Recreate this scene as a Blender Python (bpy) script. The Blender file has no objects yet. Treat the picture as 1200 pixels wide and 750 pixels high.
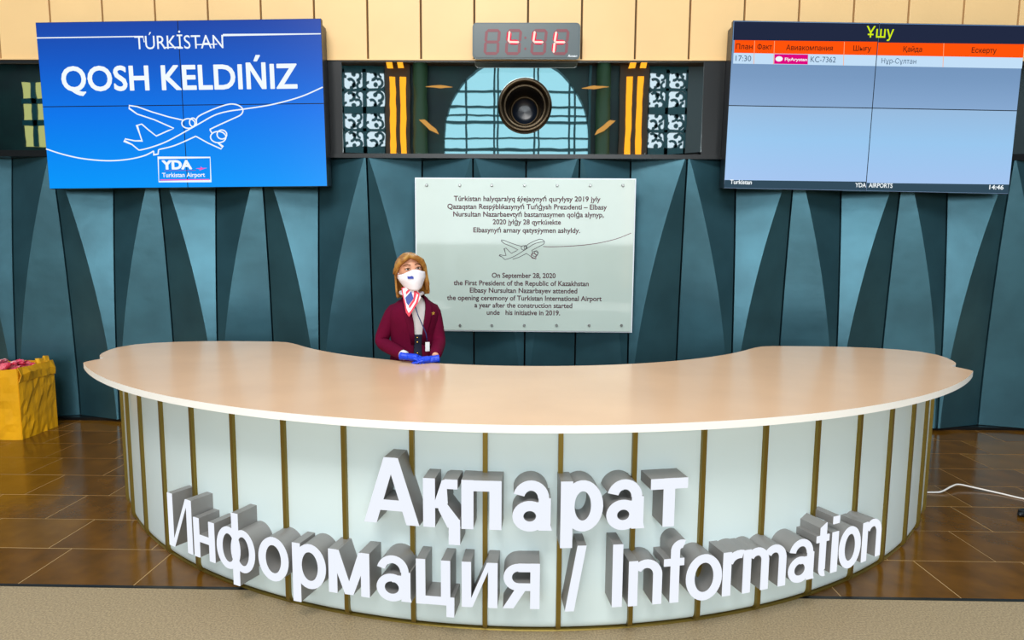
import bpy, bmesh, math, random
from math import sin, cos, pi, radians
from mathutils import Vector, Matrix
from mathutils.geometry import tessellate_polygon
random.seed(7)
SC = bpy.context.scene
COL = SC.collection

# ------------------------------------------------------------------ camera
H = 1.71
cd = bpy.data.cameras.new('camera'); cd.sensor_width = 36; cd.lens = 716.62 / 1200 * 36
cd.clip_start = .05; cd.clip_end = 200
cam = bpy.data.objects.new('camera', cd); COL.objects.link(cam)
PITCH, YAW, ROLL = .104865, -.016112, .006598
F = Vector((sin(YAW) * cos(PITCH), cos(YAW) * cos(PITCH), -sin(PITCH)))
R0 = Vector((cos(YAW), -sin(YAW), 0)); U0 = R0.cross(F)
Rr = R0 * cos(ROLL) + U0 * sin(ROLL); Ur = U0 * cos(ROLL) - R0 * sin(ROLL)
M = Matrix((Rr, Ur, -F)).transposed().to_4x4(); M.translation = (0, 0, H)
cam.matrix_world = M
SC.camera = cam

# ------------------------------------------------------------------ sky, lamps, exposure
w = bpy.data.worlds.new('sky'); SC.world = w; w.use_nodes = True
bg = w.node_tree.nodes['Background']; bg.inputs[0].default_value = (.80, .92, 1, 1); bg.inputs[1].default_value = .95
SC.view_settings.view_transform = 'Standard'; SC.view_settings.look = 'None'
SC.view_settings.gamma = 1; SC.view_settings.exposure = 0.0; SC.view_settings.use_curve_mapping = False
def area(name, loc, aim, size, watts, col):
    l = bpy.data.lights.new(name, 'AREA'); l.shape = 'RECTANGLE'; l.size = size[0]; l.size_y = size[1]
    l.energy = watts; l.color = col
    o = bpy.data.objects.new(name, l); COL.objects.link(o); o.location = loc
    o.rotation_euler = (Vector(aim) - Vector(loc)).to_track_quat('-Z', 'Y').to_euler()
    return o
area('overhead_fill', (-1.5, -2.5, 8.6), (-.5, 5.5, 1.2), (5, 2.5), 620, (1, .98, .95))  # added lamp high in the hall, brightens desk and wall from the front
area('facade_fill', (0, -9.5, 3.6), (0, 5.5, 1.0), (9, 3), 900, (.9, .97, 1))  # added lamp inside the facade, boosts the window light on the desk front

# ------------------------------------------------------------------ materials
def mat(name, col, rough=.5, metal=0, emit=None, es=1.0, spec=.5, noise=None, bump=None, coat=0):
    """noise=(scale, amount[, second colour]); bump=(scale, strength)"""
    m = bpy.data.materials.new(name); m.use_nodes = True; nt = m.node_tree
    p = nt.nodes['Principled BSDF']; p.inputs['Base Color'].default_value = (*col, 1)
    p.inputs['Roughness'].default_value = rough; p.inputs['Metallic'].default_value = metal
    p.inputs['Specular IOR Level'].default_value = spec
    p.inputs['Coat Weight'].default_value = coat
    if emit: p.inputs['Emission Color'].default_value = (*emit, 1); p.inputs['Emission Strength'].default_value = es
    if noise or bump:
        tc = nt.nodes.new('ShaderNodeTexCoord')
    if noise:
        n = nt.nodes.new('ShaderNodeTexNoise'); n.inputs['Scale'].default_value = noise[0]; n.inputs['Detail'].default_value = 5
        nt.links.new(tc.outputs['Object'], n.inputs['Vector'])
        mx = nt.nodes.new('ShaderNodeValToRGB'); c2 = noise[2] if len(noise) > 2 else tuple(c * (1 - noise[1]) for c in col)
        mx.color_ramp.elements[0].color = (*c2, 1); mx.color_ramp.elements[1].color = (*col, 1)
        mx.color_ramp.elements[0].position = .35; mx.color_ramp.elements[1].position = .65
        nt.links.new(n.outputs['Fac'], mx.inputs['Fac']); nt.links.new(mx.outputs['Color'], p.inputs['Base Color'])
    if bump:
        n2 = nt.nodes.new('ShaderNodeTexNoise'); n2.inputs['Scale'].default_value = bump[0]; n2.inputs['Detail'].default_value = 3
        nt.links.new(tc.outputs['Object'], n2.inputs['Vector'])
        b = nt.nodes.new('ShaderNodeBump'); b.inputs['Strength'].default_value = bump[1]; b.inputs['Distance'].default_value = .02
        nt.links.new(n2.outputs['Fac'], b.inputs['Height']); nt.links.new(b.outputs['Normal'], p.inputs['Normal'])
    return m
def glow(name, col, s=1.0):
    m = bpy.data.materials.new(name); m.use_nodes = True; nt = m.node_tree; nt.nodes.clear()
    e = nt.nodes.new('ShaderNodeEmission'); e.inputs[0].default_value = (*col, 1); e.inputs[1].default_value = s
    o = nt.nodes.new('ShaderNodeOutputMaterial'); nt.links.new(e.outputs[0], o.inputs[0]); return m
def glow_ramp(name, stops, z0, z1):
    """screen picture: colour by height on the display (object space z)"""
    m = bpy.data.materials.new(name); m.use_nodes = True; nt = m.node_tree; nt.nodes.clear()
    tc = nt.nodes.new('ShaderNodeTexCoord'); sp = nt.nodes.new('ShaderNodeSeparateXYZ')
    mr = nt.nodes.new('ShaderNodeMapRange'); mr.inputs[1].default_value = z0; mr.inputs[2].default_value = z1
    cr = nt.nodes.new('ShaderNodeValToRGB')
    els = cr.color_ramp.elements
    while len(els) < len(stops): els.new(.5)
    for e, (q, c) in zip(els, stops): e.position = q; e.color = (*c, 1)
    em = nt.nodes.new('ShaderNodeEmission'); o = nt.nodes.new('ShaderNodeOutputMaterial')
    g = nt.nodes.new('ShaderNodeBsdfGlossy'); g.inputs['Roughness'].default_value = .3; g.inputs['Color'].default_value = (.03, .03, .03, 1)
    ad = nt.nodes.new('ShaderNodeAddShader')
    nt.links.new(tc.outputs['Object'], sp.inputs[0]); nt.links.new(sp.outputs['Z'], mr.inputs[0]); nt.links.new(mr.outputs[0], cr.inputs[0])
    nt.links.new(cr.outputs[0], em.inputs[0]); nt.links.new(em.outputs[0], ad.inputs[0]); nt.links.new(g.outputs[0], ad.inputs[1]); nt.links.new(ad.outputs[0], o.inputs[0])
    return m
def sr(r, g, b):
    f = lambda c: ((c / 255 + .055) / 1.055) ** 2.4 if c > 10 else c / 255 / 12.92
    return (f(r), f(g), f(b))

MT = dict(
    white=mat('white_gloss_panel', sr(214, 228, 228), .28, noise=(1.2, .04)),
    gold=mat('olive_gold_metal', (.24, .165, .03), .36, .7, bump=(60, .05)),
    gold_dark=mat('dark_bronze', (.07, .045, .02), .4, .6),
    top=mat('peach_counter_top', (.80, .51, .31), .2, noise=(2.2, .06), spec=.35),  # peach colour for the top face of the counter
    edge=mat('white_counter_edge', (.90, .86, .80), .3),
    carc=mat('dark_carcass', (.05, .04, .03), .6),
    letter=mat('grey_letter_side', (.27, .26, .25), .45, .25),
    lface=glow('letter_face_light', (.88, .92, 1.0), 1.0),
    teal=mat('teal_metal_cladding', (.044, .130, .168), .34, .6, noise=(2.6, .22), bump=(5, .12)),
    tealback=mat('dark_teal_wall', (.006, .012, .016), .6),
    cream=mat('cream_cladding', (.86, .57, .26), .45, noise=(1.5, .06)),
    creamgap=mat('cream_joint', (.10, .055, .015), .7),
    black=mat('black_satin', (.004, .005, .006), .35),
    blackm=mat('black_bezel', (.006, .008, .012), .3),
    tile=mat('brown_stone_tile', (.165, .066, .006), .16, noise=(5.5, .35), bump=(14, .05), spec=.35),
    tile2=mat('brown_stone_tile_light', (.20, .085, .008), .18, noise=(4.5, .3), bump=(14, .05), spec=.35),
    grout=mat('tile_grout', (.50, .32, .13), .6),
    granite=mat('speckled_granite', (.44, .33, .19), .5, noise=(120, .55, (.24, .175, .10)), bump=(160, .04)),
    white_txt=glow('white_screen_print', (.9, .97, 1), 1.0),
)

# ------------------------------------------------------------------ mesh helpers
class MB:
    def __init__(s): s.v = []; s.f = []; s.mi = []
    def add(s, vs, fs, m=0):
        n = len(s.v); s.v += [tuple(v) for v in vs]; s.f += [tuple(i + n for i in f) for f in fs]; s.mi += [m] * len(fs); return s
    def box(s, x0, x1, y0, y1, z0, z1, m=0):
        vs = [(x, y, z) for x in (x0, x1) for y in (y0, y1) for z in (z0, z1)]
        return s.add(vs, [(0, 1, 3, 2), (4, 6, 7, 5), (0, 4, 5, 1), (2, 3, 7, 6), (0, 2, 6, 4), (1, 5, 7, 3)], m)
    def prism(s, poly, y0, y1, m=0):
        """poly of (x,z), extruded from y0 to y1"""
        n = len(poly); vs = [(x, y0, z) for x, z in poly] + [(x, y1, z) for x, z in poly]
        fs = [tuple(t) for t in tess(poly)]; fs += [tuple(reversed([i + n for i in t])) for t in tess(poly)]
        fs += [(i, (i + 1) % n, (i + 1) % n + n, i + n) for i in range(n)]
        return s.add(vs, fs, m)
    def grid(s, rows, closed=False, m=0):
        n = len(rows[0]); vs = [p for r in rows for p in r]; fs = []
        for i in range(len(rows) - 1):
            for j in range(n if closed else n - 1):
                k = (j + 1) % n; fs.append((i * n + j, i * n + k, (i + 1) * n + k, (i + 1) * n + j))
        return s.add(vs, fs, m)
    def tube(s, pts, r, seg=8, m=0, cap=True):
        pts = [Vector(p) for p in pts]; rs = r if isinstance(r, (list, tuple)) else [r] * len(pts)
        rows = []; up = None
        for i, p in enumerate(pts):
            d = (pts[min(i + 1, len(pts) - 1)] - pts[max(i - 1, 0)]).normalized()
            if up is None: up = d.orthogonal().normalized()
            up = (up - d * up.dot(d)).normalized(); sd = d.cross(up)
            q = rs[i]; a, b = q if isinstance(q, tuple) else (q, q)
            rows.append([p + up * a * cos(2 * pi * k / seg) + sd * b * sin(2 * pi * k / seg) for k in range(seg)])
        n0 = len(s.v); s.grid(rows, True, m)
        if cap:
            s.f += [tuple(n0 + k for k in range(seg)), tuple(n0 + (len(pts) - 1) * seg + k for k in reversed(range(seg)))]; s.mi += [m, m]
        return s
    def ball(s, c, r, seg=14, ring=9, m=0, fn=None):
        rx, ry, rz = r if isinstance(r, (tuple, list)) else (r, r, r); rows = []
        for i in range(ring + 1):
            t = pi * i / ring
            rows.append([(rx * sin(t) * cos(2 * pi * k / seg), ry * sin(t) * sin(2 * pi * k / seg), rz * cos(t)) for k in range(seg)])
        if fn: rows = [[fn(*p) for p in q] for q in rows]
        return s.grid([[(p[0] + c[0], p[1] + c[1], p[2] + c[2]) for p in q] for q in rows], True, m)
    def lathe(s, prof, c, seg=40, m=0):
        """prof (r, y) around the y axis through c"""
        return s.grid([[(c[0] + r * cos(2 * pi * k / seg), c[1] + y, c[2] + r * sin(2 * pi * k / seg)) for k in range(seg)] for r, y in prof], True, m)
def tess(poly):
    return tessellate_polygon([[Vector((p[0], p[1], 0)) for p in poly]])
def bare(name, mb, mats, smooth=False, weld=False):
    me = bpy.data.meshes.new(name); me.from_pydata(mb.v, [], mb.f); me.update()
    for m in (mats if isinstance(mats, (list, tuple)) else [mats]): me.materials.append(MT[m] if isinstance(m, str) else m)
    me.polygons.foreach_set('material_index', mb.mi)
    bm = bmesh.new(); bm.from_mesh(me)
    if weld: bmesh.ops.remove_doubles(bm, verts=bm.verts, dist=1e-5)
    bmesh.ops.recalc_face_normals(bm, faces=bm.faces); bm.to_mesh(me); bm.free()
    if smooth: me.polygons.foreach_set('use_smooth', [True] * len(me.polygons))
    return me
def obj(name, mb, mats, parent=None, smooth=False, weld=False, me=None):
    me = me or bare(name, mb, mats, smooth, weld)
    o = bpy.data.objects.new(name, me); COL.objects.link(o)
    if parent: o.parent = parent
    return o
def smooth_angle(o, deg=40):
    me = o.data; me.polygons.foreach_set('use_smooth', [True] * len(me.polygons))
    bm = bmesh.new(); bm.from_mesh(me)
    for e in bm.edges:
        if len(e.link_faces) == 2 and e.calc_face_angle(0) > radians(deg): e.smooth = False
    bm.to_mesh(me); bm.free()
def bevel(o, wdt, seg=2):
    m = o.modifiers.new('bevel', 'BEVEL'); m.width = wdt; m.segments = seg; m.limit_method = 'ANGLE'; return o
def tag(o, label, cat, group=None):
    o['label'] = label; o['category'] = cat
    if group: o['group'] = group
    return o
def thing(name, label, cat, loc=(0, 0, 0), rot=(0, 0, 0), group=None):
    o = bpy.data.objects.new(name, None); COL.objects.link(o); o.location = loc; o.rotation_euler = rot; o.empty_display_size = .1
    return tag(o, label, cat, group)
def struct(o): o['kind'] = 'structure'; return o

# ------------------------------------------------------------------ flat lettering (default font outlines, filled loop by loop)
_tc = {}
def text_tris(s, off=0.0):
    if (s, off) in _tc: return _tc[(s, off)]
    off_, off = off, 0
    cu = bpy.data.curves.new('txt', 'FONT'); cu.body = s; cu.size = 1; cu.offset = 0; cu.fill_mode = 'NONE'; cu.resolution_u = 4
    o = bpy.data.objects.new('txt', cu); COL.objects.link(o)
    dg = bpy.context.evaluated_depsgraph_get(); me = bpy.data.meshes.new_from_object(o.evaluated_get(dg))
    vs = [(v.co.x, v.co.y) for v in me.vertices]; nb = {}
    for e in me.edges:
        a, b = e.vertices; nb.setdefault(a, []).append(b); nb.setdefault(b, []).append(a)
    seen = set(); loops = []
    for st in nb:
        if st in seen: continue
        lp = [st]; seen.add(st); cur = st
        while True:
            nx = [q for q in nb[cur] if q not in seen]
            if not nx: break
            cur = nx[0]; seen.add(cur); lp.append(cur)
        if len(lp) > 2: loops.append([vs[i] for i in lp])
    COL.objects.unlink(o); bpy.data.objects.remove(o); bpy.data.curves.remove(cu); bpy.data.meshes.remove(me)
    ar = lambda L: sum(L[i][0] * L[(i + 1) % len(L)][1] - L[(i + 1) % len(L)][0] * L[i][1] for i in range(len(L))) / 2
    def inside(p, L):
        c = False; j = len(L) - 1
        for i in range(len(L)):
            if (L[i][1] > p[1]) != (L[j][1] > p[1]) and p[0] < (L[j][0] - L[i][0]) * (p[1] - L[i][1]) / (L[j][1] - L[i][1]) + L[i][0]: c = not c
            j = i
        return c
    A = [ar(L) for L in loops]; holes = {}; outer = []
    # vertex order of a chained loop is arbitrary: a loop is a hole when it lies wholly inside another one
    for i, L in enumerate(loops):
        best = None
        for j, K in enumerate(loops):
            if i != j and abs(A[j]) > abs(A[i]) and all(inside(p, K) for p in L[::max(1, len(L) // 10)]):
                if best is None or abs(A[j]) < abs(A[best]): best = j
        if best is None: outer.append(i)
        else: holes.setdefault(best, []).append(i)
    V = []; T = []
    for i in outer:
        ls = [[Vector((x, y, 0)) for x, y in loops[i]]] + [[Vector((x, y, 0)) for x, y in loops[h]] for h in holes.get(i, [])]
        n = len(V); V += [(p.x, p.y) for l in ls for p in l]; T += [tuple(k + n for k in t) for t in tessellate_polygon(ls)]
    if off_ > 0:
        for L in loops:
            n = len(L)
            for i in range(n):
                a_, b_ = Vector(L[i]), Vector(L[(i + 1) % n]); d = b_ - a_
                if d.length < 1e-6: continue
                d.normalize(); nn_ = Vector((-d.y, d.x)) * off_; e = d * off_ * .6; k = len(V)
                V += [tuple(a_ - e + nn_), tuple(b_ + e + nn_), tuple(b_ + e - nn_), tuple(a_ - e - nn_)]; T.append((k, k + 1, k + 2, k + 3))
    _tc[(s, off_)] = (V, T); return _tc[(s, off_)]
_cap = None
def text_obj(name, s, x0, x1, zb, cap, y, m, parent, off=0.0, shear=0, slope=0, xh=False):
    """lettering in the plane y, from x0 to x1, baseline zb, capital height cap"""
    global _cap
    if _cap is None: _cap = max(v[1] for v in text_tris('H')[0])
    V, T = text_tris(s, off); a = min(v[0] for v in V); b = max(v[0] for v in V)
    k = (x1 - x0) / (b - a); kz = cap / _cap
    mb = MB(); mb.add([(x0 + (vx - a) * k + shear * vy * kz, y, zb + vy * kz + slope * (vx - a) * k) for vx, vy in V], T)
    return obj(name, mb, m, parent)
def ribbon(mb, pts, wdt, y, closed=False):
    """flat line of constant width in the plane y; pts (x,z)"""
    P = [Vector(p) for p in pts]; n = len(P); L = []
    for i in range(n):
        a = P[i - 1] if (i > 0 or closed) else P[i]; b = P[(i + 1) % n] if (i < n - 1 or closed) else P[i]
        d = (b - a); d = d.normalized() if d.length > 1e-9 else Vector((1, 0)); nn = Vector((-d.y, d.x))
        d1 = (P[i] - a); d1 = d1.normalized() if d1.length > 1e-9 else d
        c = max(.5, abs(d.dot(d1))); L.append((P[i] + nn * wdt / 2 / c, P[i] - nn * wdt / 2 / c))
    rows = [[(a.x, y, a.y), (b.x, y, b.y)] for a, b in L]
    if closed: rows.append(rows[0])
    mb.grid(rows)
def ell(cx, cz, rx, rz, n=20, a0=0, a1=360):
    return [(cx + rx * cos(radians(a0 + (a1 - a0) * i / n)), cz + rz * sin(radians(a0 + (a1 - a0) * i / n))) for i in range(n + 1)]

# ================================================================== SETTING
# ---- floor
GR = 2.944
floor = struct(obj('floor', MB().box(-22, 22, -12, GR, -.06, 0), 'granite'))
bed = MB().box(-22, 22, GR, 6.3, -.06, -.0012); obj('grout_bed', bed, 'grout', floor)
obj('metal_strip', MB().box(-8, 8, GR, GR + .022, -.01, .002), 'black', floor)
PT = .389; TL = .605
tile_me = []
for k in range(4):
    m = MB().box(0, TL - .006, 0, PT - .006, -.03, 0)
    tile_me.append(bare('tile', m, 'tile' if k != 2 else 'tile2'))
offs = [-2.6, -2.74, -2.46, -2.31, -2.62, -2.18, -2.5, -2.7]
for r in range(8):
    y = GR + .022 + .002 + r * PT
    k0 = -6
    for k in range(k0, 16):
        o = bpy.data.objects.new('tile', random.choice(tile_me)); COL.objects.link(o); o.parent = floor
        o.location = (offs[r] + k * TL, y, random.uniform(-.0006, .0006))

# ---- back wall: teal folded cladding
WY = 6.34
wall = struct(obj('wall_back', MB().box(-9, 9, WY, WY + .2, 0, 5.2), 'tealback'))
def ridge(z):
    t = min(1, max(0, (2.66 - z) / 2.66)); return 1 - min(.97, .03 + .92 * (1 - (1 - t) ** 1.8))
def clad(i):
    xa, xb = .03 + .512 * i, .03 + .512 * (i + 1)
    even_left = i % 2 == 0; rows = []
    g = .0085 / .512
    for j in range(23):
        z = .035 + (2.635 - .035) * j / 22; r = ridge(z)
        row = []
        for s in (g, r * .5, r, (1 + r) / 2, 1 - g):
            y = 5.985 + .17 * abs(s - r)
            x = xa + (xb - xa) * (s if even_left else 1 - s); row.append((x, y, z))
        row = [(row[0][0], row[0][1] + .04, z)] + row + [(row[-1][0], row[-1][1] + .04, z)]
        rows.append(row)
    mb = MB().grid(rows); o = obj('wall_panel', mb, 'teal', wall)
    return o
for i in range(-13, 13): clad(i)
obj('base_strip', MB().box(-7, 7, 6.06, 6.16, 0, .03), 'black', wall)
# cream cladding above
n = 0
for i in range(-14, 14):
    x = .035 + .506 * i
    b = MB().box(x + .009, x + .506 - .009, 6.02, 6.1, 3.556, 5.1)
    bevel(obj('cream_panel', b, 'cream', wall), .004, 2)
obj('cream_backing', MB().box(-7.2, 7.2, 6.06, 6.2, 3.556, 5.1), 'creamgap', wall)
obj('cream_rim', MB().box(-7.2, 7.2, 6.0, 6.1, 3.545, 3.556), 'cream', wall)
# dark band behind the mirror
obj('band_ledge', MB().box(-7, 7, 5.985, 6.2, 2.637, 2.672), 'black', wall)
obj('band_back', MB().box(-7, -.27, 6.09, 6.2, 2.672, 3.545).box(.29, 7, 6.09, 6.2, 2.672, 3.545).box(-.27, .29, 6.09, 6.2, 2.672, 2.86).box(-.27, .29, 6.09, 6.2, 3.40, 3.545), 'black', wall)

# ---- the hall behind the camera (seen in the mirror and in the gloss of things)
FY = -12.0
MT['fdark'] = mat('facade_dark_teal', (.006, .045, .042), .5, noise=(.6, .5, (.002, .018, .020)))
MT['fgreen'] = mat('facade_green_column', (.03, .075, .03), .5)
MT['fbrown'] = mat('facade_brown_pilaster', (.055, .028, .008), .5)
MT['fgrey'] = mat('facade_grey_plaster', (.07, .09, .095), .7)
MT['forange'] = glow('orange_strip_light', (1, .36, .02), 1.6)
MT['fteal'] = mat('facade_teal_frame', (.003, .07, .085), .4)
MT['fyellow'] = glow('lit_yellow_window', (.7, .7, .25), .7)
front = MB()
front.box(-22, -6.95, FY - .3, FY, 0, 9.6)
front.box(-4.3, -3.06, FY - .3, FY, 0, 9.6); front.box(2.52, 3.62, FY - .3, FY, 0, 9.6)
arch = ell(-.27, 6.09, 2.79, 3.15, 32, 180, 0)
sp = [(-3.06, 6.0)] + arch + [(2.52, 6.0), (2.52, 9.6), (-3.06, 9.6)]
front.prism(sp, FY - .3, FY)
wf = struct(obj('wall_front', front, 'fdark'))
obj('plaster_bay', MB().box(6.2, 22, FY - .3, FY, 0, 9.6), 'fgrey', wf)
obj('soffit_beam', MB().box(-22, 22, FY - .1, FY + .5, 8.86, 9.6), 'fbrown', wf)
for x0, x1 in ((-5.26, -4.3), (3.62, 4.70)):
    obj('pilaster', MB().box(x0, x1, FY - .3, FY + .15, 0, 9.0), 'fbrown', wf)
for x0, sg in ((-5.08, -1), (-4.68, -1), (3.86, 1), (4.26, 1)):
    obj('light_strip', MB().box(x0, x0 + .22, FY + .15, FY + .19, .5, 8.42), 'forange', wf)
    obj('light_strip', MB().prism([(x0 + sg * .0, 8.62), (x0 + .22, 8.62), (x0 + .22 + sg * .14, 9.3), (x0 + sg * .14, 9.3)], FY + .5, FY + .53), 'forange', wf)
for x in (-3.9, 3.0):
    obj('column', MB().lathe([(0.001, 0)], (0, 0, 0)) if False else MB().tube([(x, FY + .2, 0), (x, FY + .2, 9)], .27, 16), 'fgreen', wf, smooth=True)
    obj('column_frame', MB().box(x - .55, x - .45, FY, FY + .1, 0, 9), 'fteal', wf)
def lattice(x0, x1, z0, z1, cell, par):
    """pierced screen of scrolls: frame bars and S-scroll arcs"""
    nx = max(1, round((x1 - x0) / cell)); nz = 2 * round((z1 - z0) / (cell * 2)); cx = (x1 - x0) / nx; cz = (z1 - z0) / nz
    mb = MB()
    for i in range(nx + 1): mb.box(x0 + i * cx - .07, x0 + i * cx + .07, FY - .12, FY - .02, z0, z1)
    for j in range(nz + 1): mb.box(x0, x1, FY - .12, FY - .02, z0 + j * cz - (.13 if j % 2 == 0 else .05), z0 + j * cz + (.13 if j % 2 == 0 else .05))
    obj('lattice_frame', mb, 'fteal', par)
    sc = MB()
    def arc(cx_, cz_, r, a0, a1, wd):
        o = ell(cx_, cz_, r + wd / 2, r + wd / 2, 10, a0, a1); q = ell(cx_, cz_, r - wd / 2, r - wd / 2, 10, a1, a0)
        rows = [[(a[0], FY - .1, a[1]), (b[0], FY - .1, b[1]), (b[0], FY - .04, b[1]), (a[0], FY - .04, a[1])] for a, b in zip(o, reversed(q))]
        sc.grid(rows, True)
    for i in range(nx):
        for j in range(nz):
            mx, mz = x0 + (i + .5) * cx, z0 + (j + .5) * cz; fl = 1 if (i + j) % 2 else -1
            for sx, sz in ((1, 1), (-1, -1)):
                arc(mx + fl * sx * .13, mz + sz * .13, .145, -100, 130, .095)
                arc(mx + fl * sx * .0, mz + sz * .19, .045, 0, 360, .08)
                arc(mx + fl * sx * .26, mz - sz * .22, .13, 90, 260, .09)
            for a0, qx, qz in ((0, 1, 1), (90, -1, 1), (180, -1, -1), (270, 1, -1)):
                o_ = [(mx + qx * cx / 2, mz + qz * cz / 2)] + ell(mx, mz, cx * .52, cz * .52, 6, a0, a0 + 90); sc.prism(o_, FY - .095, FY - .045)
    obj('lattice_scroll', sc, 'fteal', par)
lattice(-6.95, -5.26, 1.2, 8.74, .78, wf); lattice(4.70, 6.2, 1.2, 8.74, .78, wf)
obj('lit_lattice', MB().box(-19.3, -18.4, FY, FY + .03, 5.8, 8.2), 'fyellow', wf)
lb = MB()
for z in (6.6, 7.4): lb.box(-19.35, -18.35, FY + .03, FY + .08, z, z + .2)
lb.box(-18.95, -18.75, FY + .03, FY + .08, 5.8, 8.2); obj('lattice_frame', lb, 'fteal', wf)
MT['fside'] = mat('hall_side_wall', (.03, .045, .05), .6)
struct(obj('wall_left', MB().box(-22.3, -22, -12.3, 6.3, 0, 9.6), 'fside')); struct(obj('wall_right', MB().box(22, 22.3, -12.3, 6.3, 0, 9.6), 'fside'))
MT['chandelier_glint'] = glow('warm_chandelier_light', (.9, .42, .10), .8)  # glowing leaf shapes stand in for a chandelier's reflected light
for sx, x, z in ((1, -3.55, 6.45), (-1, 3.05, 6.45), (1, -3.2, 7.95), (-1, 2.7, 7.95)):
    pl = [(x + sx * a, z + b) for a, b in (((-.35, .28), (-.15, .30), (.3, -.05), (.38, -.22), (.05, -.08)) if z < 7 else ((-.45, .02), (.1, .06), (.55, -.02), (.1, -.05)))]
    obj('chandelier_glint', MB().prism(pl, FY + .5, FY + .54), 'chandelier_glint', wf)
# arched window: glass and glazing bars
win = struct(thing('window_1', '', '')); del win['label']; del win['category']
gm = bpy.data.materials.new('cyan_glass'); gm.use_nodes = True; nt = gm.node_tree; nt.nodes.clear()
tr = nt.nodes.new('ShaderNodeBsdfTransparent'); tr.inputs[0].default_value = (.72, .95, .97, 1)
gl = nt.nodes.new('ShaderNodeBsdfGlossy'); gl.inputs['Roughness'].default_value = .02
mx = nt.nodes.new('ShaderNodeMixShader'); mx.inputs[0].default_value = .06; oo = nt.nodes.new('ShaderNodeOutputMaterial')
nt.links.new(tr.outputs[0], mx.inputs[1]); nt.links.new(gl.outputs[0], mx.inputs[2]); nt.links.new(mx.outputs[0], oo.inputs[0])
obj('window_pane', MB().prism([(-3.06, 3.2)] + arch + [(2.52, 3.2)], FY - .2, FY - .19), gm, win)
for z, t in ((7.93, .07), (7.36, .07), (7.04, .05), (6.79, .09), (6.2, .05), (5.77, .1), (5.0, .08), (4.1, .1), (3.2, .2)):
    hw = 2.79 if z < 6.09 else 2.79 * math.sqrt(max(0, 1 - ((z - 6.09) / 3.15) ** 2))
    obj('glazing_bar', MB().box(-.27 - hw, -.27 + hw, FY - .18, FY - .05, z - t / 2, z + t / 2), 'fteal', win)
for x in (-2.2, -1.12, -.98, .42, .58, 1.75, 1.95):
    zt = 6.09 + 3.15 * math.sqrt(1 - ((x + .27) / 2.79) ** 2)
    obj('glazing_bar', MB().box(x - .035, x + .035, FY - .17, FY - .06, 0, zt), 'fteal', win)
for x0, x1, z0, z1 in ((-3.06, -1.2, 0, .25), (-1.0, .3, 2.4, 2.55), (.5, 2.52, 0, .25)):
    obj('door_rail', MB().box(x0, x1, FY - .2, FY - .05, z0, z1), 'fteal', win)

# ================================================================== MIRROR BAND with air nozzle
MT['mirror'] = mat('tinted_mirror', (.86, .94, .96), .012, 1.0, bump=(1.3, .035))
NC = (.012, 3.131); NR = .225
mir = thing('wall_mirror', 'long tinted mirror strip reflecting the arched window, between the two big screens', 'mirror', (0, 6.02, 2.67))
def plate_with_hole(x0, x1, z0, z1, y, y2):
    mb = MB(); n = 64; inner = []; outer = []
    for k in range(n):
        a = 2 * pi * (k + .5) / n; c, s_ = cos(a), sin(a)
        inner.append((NC[0] + NR * c, NC[1] + NR * s_))
        t = min(((x1 if c > 0 else x0) - NC[0]) / c, ((z1 if s_ > 0 else z0) - NC[1]) / s_)
        outer.append((NC[0] + t * c, NC[1] + t * s_))
    vs = [(x, y, z) for x, z in inner] + [(x, y, z) for x, z in outer]
    mb.add(vs, [(k, (k + 1) % n, (k + 1) % n + n, k + n) for k in range(n)])
    for cx_, cz_ in ((x0, z0), (x0, z1), (x1, z0), (x1, z1)):
        q = sorted(range(n), key=lambda k: (outer[k][0] - cx_) ** 2 + (outer[k][1] - cz_) ** 2)[:2]
        mb.add([(cx_, y, cz_)] + [(outer[k][0], y, outer[k][1]) for k in q], [(0, 1, 2)])
    return mb
gls = obj('mirror_glass', plate_with_hole(-1.74, 1.70, 2.675, 3.545, 6.02, 6.03), 'mirror', mir); gls.matrix_parent_inverse = Matrix.Translation((0, -6.02, -2.67))
fr = MB().box(-1.90, -1.74, 6.01, 6.08, 2.672, 3.545).box(1.70, 1.93, 6.01, 6.08, 2.672, 3.545).box(-1.74, 1.70, 6.012, 6.08, 2.672, 2.682).box(-1.74, 1.70, 6.012, 6.08, 3.535, 3.545)
o = obj('mirror_frame', fr, 'black', mir); o.matrix_parent_inverse = Matrix.Translation((0, -6.02, -2.67))
for nm, x0, x1, lab in (('wall_mirror', -6, -2.1, 'dark tinted mirror strip behind and left of the blue welcome screen'), ('wall_mirror', 2.1, 6, 'dark tinted mirror strip behind and right of the flight departures screen')):
    t = thing(nm, lab, 'mirror', ((x0 + x1) / 2, 6.02, 2.67))
    wdt = (x1 - x0) / 2
    obj('mirror_glass', MB().box(-wdt, wdt, 0, .02, .03, .86), 'mirror', t)
    fb = MB().box(-wdt, wdt, -.01, .05, 0, .03).box(-wdt, wdt, -.01, .05, .845, .875)
    obj('mirror_frame', fb, 'black', t)
MT['bronze'] = mat('dark_bronze_gloss', (.05, .035, .02), .22, .85)
MT['hole'] = mat('blue_black_inside', (.002, .006, .014), .3)
nz = thing('air_nozzle', 'round dark bronze ringed nozzle set in the mirror strip below the clock', 'air vent', (NC[0], 6.0, NC[1]))
obj('outer_ring', MB().lathe([(.218, .03), (.25, .02), (.258, .0), (.25, -.022), (.232, -.03), (.215, -.02), (.210, .01)], (0, 0, 0), 56), 'bronze', nz, smooth=True)
obj('funnel', MB().lathe([(.212, -.005), (.205, .02), (.193, .03), (.188, .02), (.182, .03), (.17, .10), (.15, .18), (.137, .235), (.133, .24)], (0, 0, 0), 56), 'bronze', nz, smooth=True)
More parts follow.
